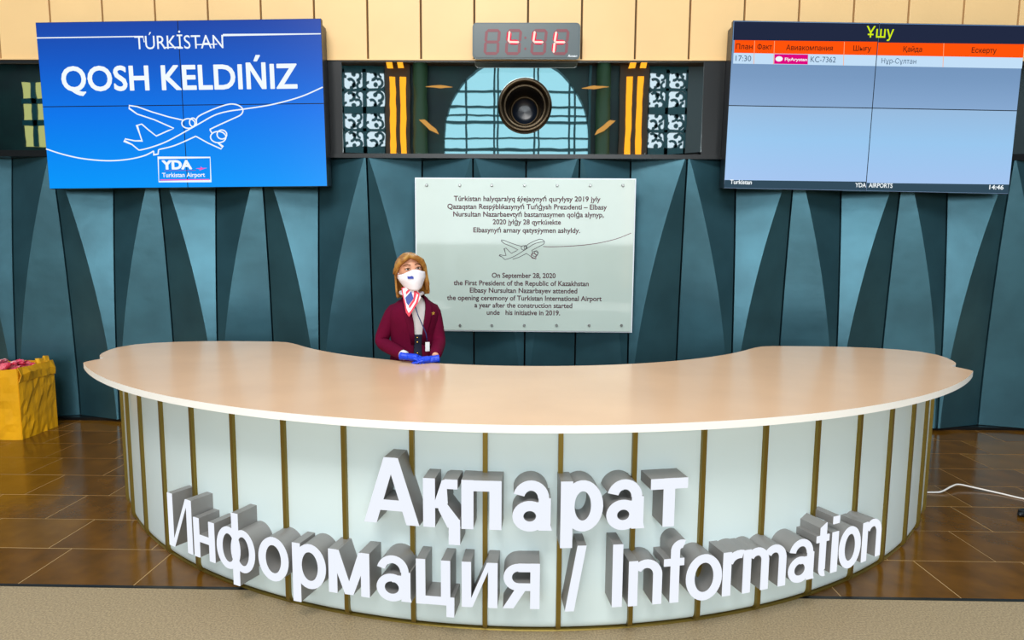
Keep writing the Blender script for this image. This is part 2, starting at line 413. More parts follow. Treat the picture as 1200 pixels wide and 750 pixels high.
obj('inner_ring', MB().lathe([(.140, .235), (.135, .215), (.126, .215), (.122, .24)], (0, 0, 0), 48), 'gold_dark', nz, smooth=True)
obj('throat', MB().lathe([(.126, .235), (.12, .26), (.06, .275), (.001, .28)], (0, 0, 0), 48), 'hole', nz, smooth=True)

# ================================================================== INFORMATION DESK
DC = (.01, 5.968); RP = 3.335; RC = 3.545; DZ = 1.0264; SLAB = .034
desk = thing('information_desk', 'large curved white reception desk with gold strips and glowing letters', 'desk', (DC[0], DC[1], 0))
DPI = Matrix.Translation((-DC[0], -DC[1], 0))
def dpart(name, mb, mats, **k):
    o = obj(name, mb, mats, desk, **k); return o
def P(a, r, z): return (r * sin(a), -r * cos(a), z)
DA = .09965
outl = [P(radians(-51.0 + 102.0 * i / 90), RC, 0)[:2] for i in range(91)]
endr = [(2.760, -2.19), (2.752, -2.13), (2.738, -2.085), (2.748, -2.055), (2.80, -2.015), (2.85, -1.945), (2.890, -1.86), (2.935, -1.73), (2.955, -1.60), (2.925, -1.46), (2.84, -1.37), (2.68, -1.295), (2.5, -1.25), (2.3, -1.235), (2.1, -1.235), (1.93, -1.243), (1.84, -1.27), (1.77, -1.33)]
inn = [P(radians(50.5 - 101.0 * i / 70), 2.205, 0)[:2] for i in range(71)]
outl = outl + endr + inn + [(-x, y) for x, y in reversed(endr)]
ct = MB(); nn = len(outl); tt = tess(outl)
ct.add([(x, y, DZ) for x, y in outl], tt, 0); ct.add([(x, y, DZ - SLAB) for x, y in outl], tt, 1)
ct.add([(x, y, DZ) for x, y in outl] + [(x, y, DZ - SLAB) for x, y in outl], [(i, (i + 1) % nn, (i + 1) % nn + nn, i + nn) for i in range(nn)], 1)
o = dpart('countertop', ct, ['top', 'edge'], weld=True); smooth_angle(o, 30)
def ring_solid(mb, a0, a1, prof, seg):
    rows = [[P(a0 + (a1 - a0) * i / seg, r, z) for r, z in prof] for i in range(seg + 1)]
    n0 = len(mb.v); mb.grid(rows, True); k = len(prof)
    mb.f += [tuple(n0 + i for i in range(k)), tuple(n0 + seg * k + i for i in reversed(range(k)))]; mb.mi += [0, 0]
ZU = DZ - SLAB
def profile(R, back, z0):
    p = [(R, ZU)] + [(R - .026 * (1 - cos(radians(t))), z0 + .045 * (1 - sin(radians(t)))) for t in (0, 18, 36, 54, 72, 90)]
    return p + [(back, z0), (back, ZU)]
hf = .0105 / RP
pm = MB(); ring_solid(pm, hf, DA - hf, profile(RP, RP - .07, .010), 6); pme = bare('panel', pm, 'white')
for i in range(len(pme.polygons)): pass
fm = MB(); ring_solid(fm, -hf, hf, profile(RP + .018, RP - .06, .007), 2); fme = bare('strip', fm, 'gold')
for k in range(-1, 21):
    a = (k - 9.5) * DA
    o = bpy.data.objects.new('gold_strip', fme); COL.objects.link(o); o.parent = desk; o.rotation_euler = (0, 0, a)
    if k < 20:
        o = bpy.data.objects.new('panel', pme); COL.objects.link(o); o.parent = desk; o.rotation_euler = (0, 0, a)
for me_ in (pme, fme):
    me_.polygons.foreach_set('use_smooth', [True] * len(me_.polygons)); bm = bmesh.new(); bm.from_mesh(me_)
    for e in bm.edges:
        if len(e.link_faces) == 2 and e.calc_face_angle(0) > radians(35): e.smooth = False
    bm.to_mesh(me_); bm.free()
mb = MB(); ring_solid(mb, -10.5 * DA, 10.5 * DA, [(RP - .004, 0), (RP - .006, .006), (RP - .012, .0075), (RP - .12, .0075), (RP - .12, 0)], 90); o = dpart('base_ring', mb, 'gold')
mb = MB(); ring_solid(mb, -10.5 * DA, 10.5 * DA, [(RP - .06, .018), (RP - .06, ZU - .001), (RP - .1, ZU - .001), (RP - .1, .018)], 90); dpart('carcass', mb, 'carc')
mb = MB(); ring_solid(mb, -.80, .80, [(2.42, 0), (2.42, ZU - .001), (2.38, ZU - .001), (2.38, 0)], 50); dpart('inner_panel', mb, 'white')
for s in (-1, 1):
    mb = MB(); a = s * 10.5 * DA
    pa = Vector(P(a, RP - .08, 0)); pb = Vector(P(s * .80, 2.40, 0)); d = (pb - pa).normalized(); q = Vector((-d.y, d.x, 0)) * .02
    mb.add([pa + q, pb + q, pb - q, pa - q] + [v + Vector((0, 0, ZU - .001)) for v in (pa + q, pb + q, pb - q, pa - q)], [(0, 1, 2, 3), (4, 5, 6, 7), (0, 1, 5, 4), (1, 2, 6, 5), (2, 3, 7, 6), (3, 0, 4, 7)])
    dpart('end_panel', mb, 'white')

# ---- big letters
def rect(x0, z0, x1, z1): return [(x0, z0), (x1, z0), (x1, z1), (x0, z1)]
def arcs(cx, cz, rx, rz, t, a0, a1, n=None):
    """ring segment as a list of small quads; rx,rz outer radii, t stroke"""
    n = n or max(6, int(abs(a1 - a0) / 12)); out = ell(cx, cz, rx, rz, n, a0, a1); q = ell(cx, cz, rx - t, rz - t * .92, n, a0, a1)
    return ('strip', out, q)
def glyph(ch, w, s, xh, cap, desc):
    o = .025 * xh; tz = s * .9
    if ch == 'А': return [[(0, 0), (s * 1.1, 0), (w / 2 + s * .42, cap), (w / 2 - s * .62, cap)], [(w, 0), (w - s * 1.12, 0), (w / 2 - s * .42, cap), (w / 2 + s * .62, cap)], [(w * .24, cap * .20), (w * .76, cap * .20), (w * .70, cap * .36), (w * .30, cap * .36)]]
    if ch == 'қ': return [rect(0, 0, s, xh), [(s * .8, xh * .40), (s * 1.45, xh * .40), (w * .62, xh * .80), (w * .62, xh), (w * .5, xh * .97)], rect(w * .58, xh - tz * .9, w * .92, xh), [(w * .36, xh * .52), (w * .66, xh * .50), (w * .62, xh), (w * .55, xh * .95)],
                          [(s * 1.2, xh * .55), (s * 1.3, xh * .36), (w - s * 1.1, 0), (w, 0), (w - .1 * s, tz * .8), (w * .55, xh * .58)], rect(w - s, desc, w - .02 * s, tz * .8)]
    if ch == 'п': return [rect(0, 0, s, xh), rect(w - s, 0, w, xh), rect(0, xh - tz, w, xh)]
    if ch == 'а': return [rect(w - s * 1.12, s * .2, w - s * .12, xh * .66), [(w - s * 1.12, 0), (w - .0, 0), (w - s * .12, s * .5), (w - s * 1.12, s * .5)], arcs(w * .47, xh * .66, w * .47 - s * .05 + .0, xh * .34 + o, s * .92, 0, 165), arcs(w * .44, xh * .29, w * .44, xh * .29 + o, s * .92, 0, 360), rect(w * .45, xh * .42, w - s * .5, xh * .58)]
    if ch == 'р': return [rect(0, desc, s, xh), arcs(w * .52, xh * .5, w * .48, xh * .5 + o, s, 0, 360)]
    if ch == 'т': return [rect(w / 2 - s / 2, 0, w / 2 + s / 2, xh), rect(0, xh - tz, w, xh)]
    if ch in 'Ии':
        h = cap if ch == 'И' else xh
        return [rect(0, 0, s, h), rect(w - s, 0, w, h), [(s * .6, 0), (s * 1.15, 0), (w - s * .6, h), (w - s * 1.15, h)]]
    if ch == 'н': return [rect(0, 0, s, xh), rect(w - s, 0, w, xh), rect(0, xh * .41, w, xh * .41 + tz)]
    if ch == 'ф': return [rect(w / 2 - s * .5, desc, w / 2 + s * .5, cap), arcs(w * .31, xh * .5, w * .31, xh * .5 + o, s * .9, 0, 360), arcs(w * .69, xh * .5, w * .31, xh * .5 + o, s * .9, 0, 360)]
    if ch == 'о': return [arcs(w / 2, xh / 2, w / 2, xh / 2 + o, s, 0, 360, 36)]
    if ch == 'м': return [rect(0, 0, s, xh), rect(w - s, 0, w, xh), [(0, xh), (s * 1.25, xh), (w / 2 + s * .5, 0), (w / 2 - s * .5, 0)], [(w, xh), (w - s * 1.25, xh), (w / 2 - s * .5, 0), (w / 2 + s * .5, 0)]]
    if ch == 'ц': return [rect(0, 0, s, xh), rect(w - s * 1.45, 0, w - s * .45, xh), rect(0, 0, w, tz), rect(w - s * .85, desc * .7, w, tz * .5)]
    if ch == 'я': return [rect(w - s, 0, w, xh), rect(w * .42, xh - tz, w, xh), rect(w * .42, xh * .40, w, xh * .40 + tz * .9), arcs(w * .42, xh * .70, w * .40, xh * .30, tz, 90, 270), [(0, 0), (s * 1.15, 0), (w * .66, xh * .46), (w * .36, xh * .46)]]
    if ch == '/': return [[(0, -.012), (s * .95, -.012), (w, cap), (w - s * .95, cap)]]
    if ch == 'I': return [rect(0, 0, w, cap)]
    if ch == 'n': return [rect(0, 0, s, xh), arcs(w * .53, xh - w * .47 + o, w * .47, w * .47, s, 0, 150), rect(w - s, 0, w, xh - w * .40)]
    if ch == 'f': return [rect(w * .30, 0, w * .30 + s, cap - w * .36), arcs(w * .30 + w * .46, cap - w * .46 + o, w * .46, w * .46, s, 70, 180), rect(0, xh - tz * .9, w * .88, xh)]
    if ch == 'o': return glyph('о', w, s, xh, cap, desc)
    if ch == 'r': return [rect(0, 0, s, xh), arcs(w * .86, xh - w * .72 + o, w * .80, w * .72, s, 75, 165)]
    if ch == 'm':
        h = (w + s) / 2
        return [rect(0, 0, s, xh), rect(h - s, 0, h, xh - h * .40), rect(w - s, 0, w, xh - h * .40), arcs(h * .53, xh - h * .47 + o, h * .47, h * .47, s, 0, 150), arcs(h - s + h * .53, xh - h * .47 + o, h * .47, h * .47, s, 0, 150)]
    if ch == 't': return [[(w * .28, w * .36), (w * .28 + s, w * .36), (w * .28 + s, cap * .93), (w * .28, cap * .85)], rect(0, xh - tz * .9, w, xh), arcs(w * .28 + w * .42, w * .42 - o, w * .42, w * .42, s, 180, 285)]
    if ch == 'i': return [rect(0, 0, w, xh), rect(0, cap - tz, w, cap)]
def letter(ch, a0, a1, zb, s, xh, cap, desc):
    RF = 3.455; am = radians((a0 + a1) / 2); wdt = 2 * RF * math.tan(radians(a1 - a0) / 2)
    rt = thing_part = None
    def build(y0, y1):
        mb = MB(); y0_, y1_ = y0, y1
        for gi, g in enumerate(glyph(ch, wdt, s, xh, cap, desc)):
            # pieces that overlap are kept a hair apart so that no two faces coincide
            sh = 1 - .0035 * gi; fx = lambda p: (wdt / 2 + (p[0] - wdt / 2) * sh, xh / 2 + (p[1] - xh / 2) * sh)
            y0 = y0_ + .00012 * gi; y1 = y1_ - .0003 * gi
            g = ('strip', [fx(p) for p in g[1]], [fx(p) for p in g[2]]) if g[0] == 'strip' else [fx(p) for p in g]
            if g[0] == 'strip':
                _, A, B = g; n = len(A)
                rows = [[(a[0], y0, a[1]), (a[0], y1, a[1]), (b[0], y1, b[1]), (b[0], y0, b[1])] for a, b in zip(A, B)]
                mb.grid(rows, True)
                if abs(A[0][0] - A[-1][0]) > 1e-4 or abs(A[0][1] - A[-1][1]) > 1e-4: mb.add(rows[0] + rows[-1], [(0, 1, 2, 3), (4, 5, 6, 7)])
            else: mb.prism(g, y0, y1)
        mb.v = [(x - wdt / 2, y, z) for x, y, z in mb.v]; return mb
    o = obj('letter', build(-RF + .004, -RP + .012), 'letter', desc and desk); smooth_angle(o, 35)
    o.rotation_euler = (0, 0, am); o.location = (0, 0, zb)
    f = obj('letter_face', build(-RF, -RF + .0039), 'lface', o)
    return o
for ch, a0, a1 in (('А', -11.66, -7.45), ('қ', -7.15, -4.42), ('п', -4.36, -1.49), ('а', -.74, 2.1), ('р', 2.7, 5.74), ('а', 5.97, 8.81), ('т', 9.22, 12.04)):
    letter(ch, a0, a1, .538, .052, .217, .298, -.078)
for ch, a0, a1 in (('И', -32.5, -29.0), ('н', -28.74, -26.1), ('ф', -25.78, -21.55), ('о', -21.2, -18.3), ('р', -17.9, -14.95), ('м', -14.7, -11.35), ('а', -10.8, -8.1), ('ц', -7.73, -4.89), ('и', -4.35, -1.75), ('я', -1.39, 1.28), ('/', 3.12, 4.61),
                   ('I', 6.55, 7.29), ('n', 7.76, 10.29), ('f', 10.4, 12.2), ('o', 12.17, 15.1), ('r', 15.2, 16.85), ('m', 16.92, 20.9), ('а', 21.15, 23.85), ('t', 24.0, 25.4), ('i', 25.78, 26.5), ('o', 26.65, 29.4), ('n', 29.66, 32.4)):
    letter(ch, a0, a1, .183, .041, .205, .285, -.078)

# ================================================================== SCREENS
def quad_map(tl, tr, br, bl, Wd, Hd):
    """reading grid of a display: picture position -> metres on the display (from its lower left corner)"""
    def f(x, y):
        u = v = .5
        for _ in range(6):
            xt = tl[0] + (tr[0] - tl[0]) * u; yt = tl[1] + (tr[1] - tl[1]) * u; xb = bl[0] + (br[0] - bl[0]) * u; yb = bl[1] + (br[1] - bl[1]) * u
            v = (y - yt) / (yb - yt)
            xl = tl[0] + (bl[0] - tl[0]) * v; xr = tr[0] + (br[0] - tr[0]) * v; u = (x - xl) / (xr - xl)
        return (u * Wd, (1 - v) * Hd)
    return f
def video_wall(label, loc, roty, Wd, Hd, ramps):
    t = thing('video_wall', label, 'screen', loc, (0, roty, 0))
    g = .004
    obj('housing', MB().box(0.02, Wd - .02, .045, .20, .02, Hd - .02), 'blackm', t)
    obj('bracket', MB().box(Wd * .3, Wd * .7, .20, .30, Hd * .3, Hd * .7), 'blackm', t)
    for i in range(2):
        for j in range(2):
            x0, x1, z0, z1 = Wd / 2 * i, Wd / 2 * (i + 1), Hd / 2 * j, Hd / 2 * (j + 1)
            p = obj('display_panel', MB().box(x0 + .001, x1 - .001, 0.002, .045, z0 + .001, z1 - .001), 'blackm', t)
            obj('picture', MB().box(x0 + g, x1 - g, 0, .002, z0 + g, z1 - g), ramps[j][i] if isinstance(ramps, list) else ramps, p)
    return t
# blue welcome screen
WL, HL = 2.64, 1.505
blue = glow_ramp('welcome_picture', [(0, sr(0, 152, 252)), (.45, sr(0, 118, 236)), (.75, sr(0, 88, 200)), (1, sr(0, 62, 165))], 0, HL)
vl = video_wall('big blue welcome screen with white airplane line drawing, left of the mirror', (-4.472, 5.80, 2.308), -radians(.80), WL, HL, blue)
mp = quad_map((136, 83), (1140, 67), (1144, 655), (178, 662), WL, HL)
def line_art(name, polys, wdt, y, m, par, fm):
    mb = MB()
    for pl in polys: ribbon(mb, [fm(*q) for q in pl], wdt, y)
    return obj(name, mb, m, par)
def smoothp(pts, n=6):
    out = []; P_ = [pts[0]] + list(pts) + [pts[-1]]
    for i in range(1, len(P_) - 2):
        for k in range(n):
            t = k / n; a, b, c, d = P_[i - 1], P_[i], P_[i + 1], P_[i + 2]
            out.append(tuple(.5 * (2 * b[q] + (c[q] - a[q]) * t + (2 * a[q] - 5 * b[q] + 4 * c[q] - d[q]) * t * t + (3 * b[q] - a[q] - 3 * c[q] + d[q]) * t ** 3) for q in (0, 1)))
    return out + [pts[-1]]
PLANE = [smoothp([(168, 520), (230, 540), (300, 555), (380, 562), (450, 558), (510, 545), (545, 528)]), [(545, 528), (545, 541), (560, 539), (562, 524), (566, 522)],
         smoothp([(566, 522), (620, 508), (693, 476)]), [(693, 476), (735, 500), (780, 521), (786, 513), (768, 498)],
         smoothp([(490, 522), (500, 524), (545, 512), (600, 490), (700, 435), (760, 402), (810, 388), (860, 381), (960, 365), (1060, 338), (1139, 304)]),
         smoothp([(697, 436), (700, 410), (740, 388), (790, 369), (820, 363), (845, 368), (859, 382), (852, 400), (820, 416), (780, 434), (742, 452)]), [(742, 452), (750, 466)],
         [(652, 420), (600, 408), (540, 390), (490, 372), (462, 368), (462, 378), (490, 398), (550, 418), (617, 448), (600, 455), (555, 475), (530, 455), (505, 433), (488, 438), (498, 470), (505, 492), (480, 492), (446, 485), (442, 492), (470, 505), (490, 522)],
         ell(668, 431, 23, 17), ell(684, 427, 12, 15), ell(771, 479, 27, 20, 20, 20, 380), ell(784, 470, 17, 16)]
YT = -.0012
line_art('airplane_drawing', PLANE, .0115, YT, 'white_txt', vl, mp)
a, b = mp(228, 318), mp(1052, 308); c = mp(228, 237)
text_obj('lettering', 'QOSH KELDIŃIZ', a[0], b[0], mp(228, 317)[1], (c[1] - a[1]), YT, 'white_txt', vl, off=.021)
a, b, c = mp(487, 174), mp(797, 168), mp(487, 128)
text_obj('lettering', 'TÚRKİSTAN', a[0], b[0], a[1], (c[1] - a[1]) * .98, YT, 'white_txt', vl, off=-.006)
line_art('drawn_line', [[(140, 136), (515, 130), (520, 150)], [(792, 150), (797, 125), (1138, 120)], [(590, 168), (650, 166)], [(700, 158), (775, 156)]], .010, YT, 'white_txt', vl, mp)
mb = MB(); ribbon(mb, [mp(*q) for q in ((560, 552), (741, 551), (742, 635), (561, 637))], .0125, YT, True); obj('logo_frame', mb, 'white_txt', vl)
a, b, c = mp(573, 592), mp(678, 590), mp(573, 563)
text_obj('lettering', 'YDA', a[0], b[0], a[1], c[1] - a[1], YT, 'white_txt', vl, off=.05)
a, b, c = mp(573, 621), mp(722, 620), mp(573, 606)
text_obj('lettering', 'Turkistan Airport', a[0], b[0], a[1], c[1] - a[1], YT, 'white_txt', vl, off=.018)
MT['pink'] = glow('pink_print', sr(255, 90, 190), 1.0); MT['red'] = glow('red_line_print', sr(150, 60, 160), 1.0)
line_art('logo_line', [[(566, 631), (736, 630)]], .009, YT, 'pink', vl, mp)
line_art('logo_line', [[(580, 598), (690, 597)]], .004, YT, 'red', vl, mp)
mb = MB(); pl = [mp(*q) for q in ((690, 590), (708, 589), (707, 583), (714, 589), (730, 588), (712, 594), (702, 598), (706, 593))]
mb.add([(x, YT, z) for x, z in pl], tess(pl)); obj('logo_airplane', mb, 'pink', vl)

# departures screen
WR, HR = 2.612, 1.49
dep_up = glow_ramp('departures_upper', [(0, sr(134, 168, 208)), (.5, sr(118, 152, 192)), (1, sr(108, 142, 182))], HR / 2, HR * .85)
dep_lo = glow_ramp('departures_lower', [(0, sr(166, 196, 240)), (.6, sr(152, 198, 238)), (1, sr(150, 186, 222))], 0, HR / 2)
vr = video_wall('big flight departures screen with an orange header row, right of the clock', (1.862, 5.80, 2.344), radians(.88), WR, HR, [[dep_lo, dep_lo], [dep_up, dep_up]])
mr = quad_map((152, 72), (1185, 90), (1145, 677), (145, 662), WR, HR)
def patch(name, pts, m, y, gap=True):
    q = [mr(*p) for p in pts]; mb = MB()
    x0 = min(p[0] for p in q)
    for lo, hi in ((0, WR / 2 - .004), (WR / 2 + .004, WR)):
        c = [(min(max(x, lo), hi), z) for x, z in q]
        if max(p[0] for p in c) - min(p[0] for p in c) < .002: continue
        mb.add([(x, y, z) for x, z in c], [(0, 1, 2, 3)])
    return obj(name, mb, m, vr)
MT['hdr'] = glow('header_bar', sr(34, 42, 66)); MT['org'] = glow('orange_header_row', sr(255, 84, 12)); MT['wrow'] = glow('white_row', sr(196, 224, 248))
MT['mag'] = glow('magenta_logo_cell', sr(222, 10, 130)); MT['lime'] = glow('lime_heading', sr(214, 240, 20)); MT['ink'] = glow('dark_print', sr(96, 36, 20)); MT['ink2'] = glow('slate_print', sr(70, 96, 122))
MT['foot'] = glow('footer_bar', sr(52, 76, 92)); MT['sep'] = glow('row_divider', sr(255, 170, 120))
L_, R_ = 160, 1180
def Y_(y0, y1, x): return y0 + (y1 - y0) * (x - 160) / 1020
patch('header_bar', [(155, 76), (1183, 94), (1180, 155), (155, 140)], 'hdr', YT)
patch('header_row', [(160, 140), (1180, 155), (1178, 201), (160, 184)], 'org', YT)
patch('flight_row', [(158, 184), (1178, 201), (1175, 238), (158, 221)], 'wrow', YT)
patch('footer_bar', [(147, 632), (1146, 643), (1144, 675), (146, 660)], 'foot', YT)
patch('logo_cell', [(303, 188), (422, 190), (422, 224), (303, 222)], 'mag', YT * 1.5)
line_art('row_divider', [[(x, Y_(141, 155, x)), (x, Y_(221, 238, x))] for x in (231, 301, 548, 898)], .005, YT * 1.6, 'sep', vr, mr)
def rt(s, x0, x1, yb, cap, m, off=.0):
    a, b, c = mr(x0, yb), mr(x1, yb), mr(x0, yb - cap)
    return text_obj('lettering', s, a[0], b[0], a[1], c[1] - a[1], YT * 2, m, vr, off=off)
rt('Ұшу', 623, 720, 131, 36, 'lime', .01)
for s, x0, x1 in (('План', 165, 224), ('Факт', 241, 293), ('Авиакомпания', 343, 508), ('Шығу', 580, 643), ('Қайда', 756, 822), ('Ескерту', 996, 1083)):
    rt(s, x0, x1, Y_(170, 186, (x0 + x1) / 2), 17, 'ink', .012)
rt('17:30', 166, 221, 212, 19, 'ink2'); rt('KC-7362', 431, 520, 216, 19, 'ink2'); rt('Нұр-Сұлтан', 681, 803, 220, 17, 'ink2')
rt('FlyArystan', 340, 419, 211, 10, 'white_txt', .02)
mb = MB(); q = [mr(*p) for p in ell(320, 205, 13, 9)]; mb.add([(x, YT * 2, z) for x, z in q], [tuple(range(len(q)))]); obj('logo_mark', mb, 'white_txt', vr)
rt('Turkistan', 166, 243, 646, 15, 'white_txt', .02); rt('YDA  AIRPORTS', 607, 738, 655, 15, 'white_txt', .02); rt('14:46', 1076, 1126, 660, 15, 'white_txt', .02)

# ================================================================== LED CLOCK
MT['case'] = mat('grey_clock_case', (.07, .10, .11), .35)
MT['ghost'] = mat('unlit_led', (.10, .02, .03), .4, emit=(.30, .01, .03), es=.35); MT['led'] = glow('lit_led', (1, .70, .62), 1.2); MT['halo'] = glow('led_halo', (1, .02, .08), .95)
ck = thing('led_clock', 'grey rectangular digital clock with red numerals above the mirror', 'clock', (.02, 5.88, 3.521))
cw, chh = .497, .321
def rrect(w_, h_, r, n=6):
    pts = []
    for cx_, cz_, a in ((w_ - r, h_ - r, 0), (-w_ + r, h_ - r, 90), (-w_ + r, r, 180), (w_ - r, r, 270)):
        pts += [(cx_ + r * cos(radians(a + 90 * i / n)), cz_ + r * sin(radians(a + 90 * i / n))) for i in range(n + 1)]
    return pts
bevel(obj('case', MB().prism(rrect(cw, chh, .04), 0, .022), 'case', ck), .005)
obj('bracket', MB().box(-.2, .2, .022, .14, .14, .24), 'case', ck)
bevel(obj('front_glass', MB().prism([(x, z + .012) for x, z in rrect(cw - .014, chh - .024, .032)], -.003, 0), mat('smoked_front', (.085, .115, .125), .3), ck), .001)
kx = 1 / (4.6875 * 124.0)
def cpt(x, y): return ((x - 357) * kx * 1.005, chh - (y - 28) * kx * .985 * 1.0)
def seg(mb, a, b, wdt, y):
    A, B = Vector(cpt(*a)), Vector(cpt(*b)); d = (B - A).normalized(); n_ = Vector((-d.y, d.x)) * wdt / 2; e = d * wdt / 2
    pl = [A, A + e + n_, B - e + n_, B, B - e - n_, A + e - n_]
    mb.add([(p.x, y, p.y) for p in pl], [(0, 1, 2, 3, 4, 5)])
for x0 in (140, 254, 390, 506):
    g = MB(); x1 = x0 + 66; tl_, tr_, ml, mr_, bl_, br_ = (x0 + 6, 70), (x1 + 8, 70), (x0, 130), (x1 + 2, 130), (x0 - 4, 190), (x1 - 2, 190)
    for a, b in ((tl_, tr_), (ml, mr_), (bl_, br_), (tl_, ml), (ml, bl_), (tr_, mr_), (mr_, br_)): seg(g, a, b, .026, -.0042)
    obj('digit', g, 'ghost', ck)
g = MB()
for y in (108, 165): seg(g, (352, y - 8), (352, y + 8), .026, -.0042)
obj('colon', g, 'ghost', ck)
for segs in ([((268, 72), (262, 130)), ((262, 130), (320, 131))], [((402, 72), (394, 130)), ((394, 130), (450, 131))], [((516, 74), (508, 131)), ((508, 131), (503, 188)), ((510, 131), (566, 131))]):
    h = MB(); l = MB()
    for a, b in segs: seg(h, a, b, .042, -.0050); seg(l, a, b, .020, -.0058)
    obj('lit_halo', h, 'halo', ck); obj('lit_numeral', l, 'led', ck)  # wider red plates paint the halo of glow around the lit segments
a = cpt(580, 208); b = cpt(628, 208)
text_obj('lettering', 'Rosan', a[0], b[0], a[1], .020, -.0045, 'white_txt', ck, off=.03, shear=.3)

# ================================================================== PLAQUE
MT['board'] = mat('pale_green_glass_board', (.51, .60, .55), .05, noise=(3, .03), spec=.28)
MT['plqw'] = mat('white_board_edge', (.80, .84, .90), .3); MT['print'] = mat('dark_red_print', (.10, .018, .035), .4); MT['print2'] = mat('slate_print_ink', (.05, .04, .05), .4); MT['stud'] = mat('steel_stud', (.25, .25, .24), .3, .8)
pq = thing('wall_plaque', 'pale glass wall plaque with dark red text in two languages and a small airplane', 'plaque', (0, 5.86, .99))
PX0, PX1, PH = -1.01, 1.052, 1.436
mpq = quad_map((35, 37), (990, 40), (976, 708), (35, 700), PX1 - PX0, PH)
def mq(x, y): a = mpq(x, y); return (a[0] + PX0, a[1])
bevel(obj('board', MB().box(PX0, PX1, 0, .014, 0, PH), 'board', pq), .002)
eb = MB().box(PX0 - .012, PX1 + .012, .016, .03, -.012, PH + .012); obj('backing', eb, 'plqw', pq)
for x in (82, 227, 367, 510, 652, 795, 937):
    for y in (65, 679):
        c = mq(x if y == 65 else x - 3, y); st = MB().lathe([(.001, -.016), (.010, -.016), (.013, -.012), (.013, 0), (.010, .13), (.001, .13)], (c[0], 0, c[1]), 16)
        obj('stud', st, 'stud', pq)
for s, x0, x1, yb in (('Túrkistan halyqaralyq áýejaıynyń qurylysy 2019 jyly', 200, 840, 132), ('Qazaqstan Respýblıkasynyń Tuńǵysh Prezıdenti – Elbasy', 172, 868, 166), ('Nursultan Nazarbaevtyń bastamasymen qolǵa alynyp,', 197, 855, 199),
                      ('2020 jylǵy 28 qyrkúıekte', 370, 668, 233), ('Elbasynyń arnaıy qatysýymen ashyldy.', 285, 752, 268), ('On September 28, 2020', 365, 645, 467), ('the First President of the Republic of Kazakhstan', 197, 790, 500),
                      ('Elbasy Nursultan Nazarbayev attended', 268, 740, 533), ('the opening ceremony of Turkistan International Airport', 167, 847, 566), ('a year after the construction started', 288, 718, 599), ('unde   his initiative in 2019.', 342, 665, 632)):
    a, b, c = mq(x0, yb), mq(x1, yb), mq(x0, yb - 21)
    text_obj('lettering', s, a[0], b[0], a[1], c[1] - a[1], -.0008, 'print', pq, off=.022)
s = 1
def pp(L, kx_=.49, ky=.53):
    return [mq(398 + (x - 442) * .475, 300 + (y - 366) * .55) for x, y in L]
mb = MB()
for pl in PLANE[4:]: ribbon(mb, pp([q for q in pl if q[0] < 865] or pl), .006, -.0008)
ribbon(mb, pp([(566, 522), (620, 508), (693, 476), (735, 500), (780, 521), (786, 513)]), .006, -.0008)
obj('airplane_drawing', mb, 'print2', pq)
mb = MB(); ribbon(mb, [mq(*q) for q in ell(549, 371, 11, 11)], .008, -.001); obj('engine_mark', mb, 'print', pq)
mb = MB(); ribbon(mb, [mq(*q) for q in smoothp([(590, 330), (640, 331), (740, 326), (830, 315), (910, 296), (974, 271)])], .006, -.0008); obj('drawn_line', mb, 'print', pq)

# ================================================================== GOLDEN BOX AND PACKETS
MT['kraft'] = mat('golden_yellow_wrap', (.93, .44, .006), .45, noise=(4, .18), bump=(6, .5))
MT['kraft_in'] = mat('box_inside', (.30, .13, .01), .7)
bx = thing('storage_box', 'open golden yellow box of red and pink packets on the floor at far left', 'box', (-4.98, 5.6, 0), (0, 0, radians(2)))
BW, BD, BH = .40, .225, .655
def wobble(p, k=.008): return (p[0] + random.uniform(-k, k), p[1] + random.uniform(-k, k), p[2] + random.uniform(-k, k))
def crumple_wall(ax, sgn, lo, hi, th=.006):
    mb = MB(); N, Mz = 12, 9; f = []; 
    for j in range(Mz + 1):
        r = []
        for i in range(N + 1):
            t = lo + (hi - lo) * i / N; z = BH * j / Mz
            e = 0 if i in (0, N) else random.uniform(-.007, .007)
            r.append((sgn * BW + e, t, z + (random.uniform(-.012, .008) if j == Mz else 0)) if ax == 'x' else (t, sgn * BD + e, z + (random.uniform(-.012, .008) if j == Mz else 0)))
        f.append(r)
    mb.grid(f); return mb
for nm, ax, sg, lo, hi in (('side', 'y', -1, -BW, BW), ('side', 'y', 1, -BW, BW), ('side', 'x', 1, -BD, BD), ('side', 'x', -1, -BD, BD)):
    o = obj(nm, crumple_wall(ax, sg, lo, hi), 'kraft', bx); m = o.modifiers.new('s', 'SOLIDIFY'); m.thickness = .008; m.offset = 0
obj('liner', MB().box(-BW + .005, BW - .005, -BD + .005, BD - .005, .545, .56), 'kraft_in', bx)
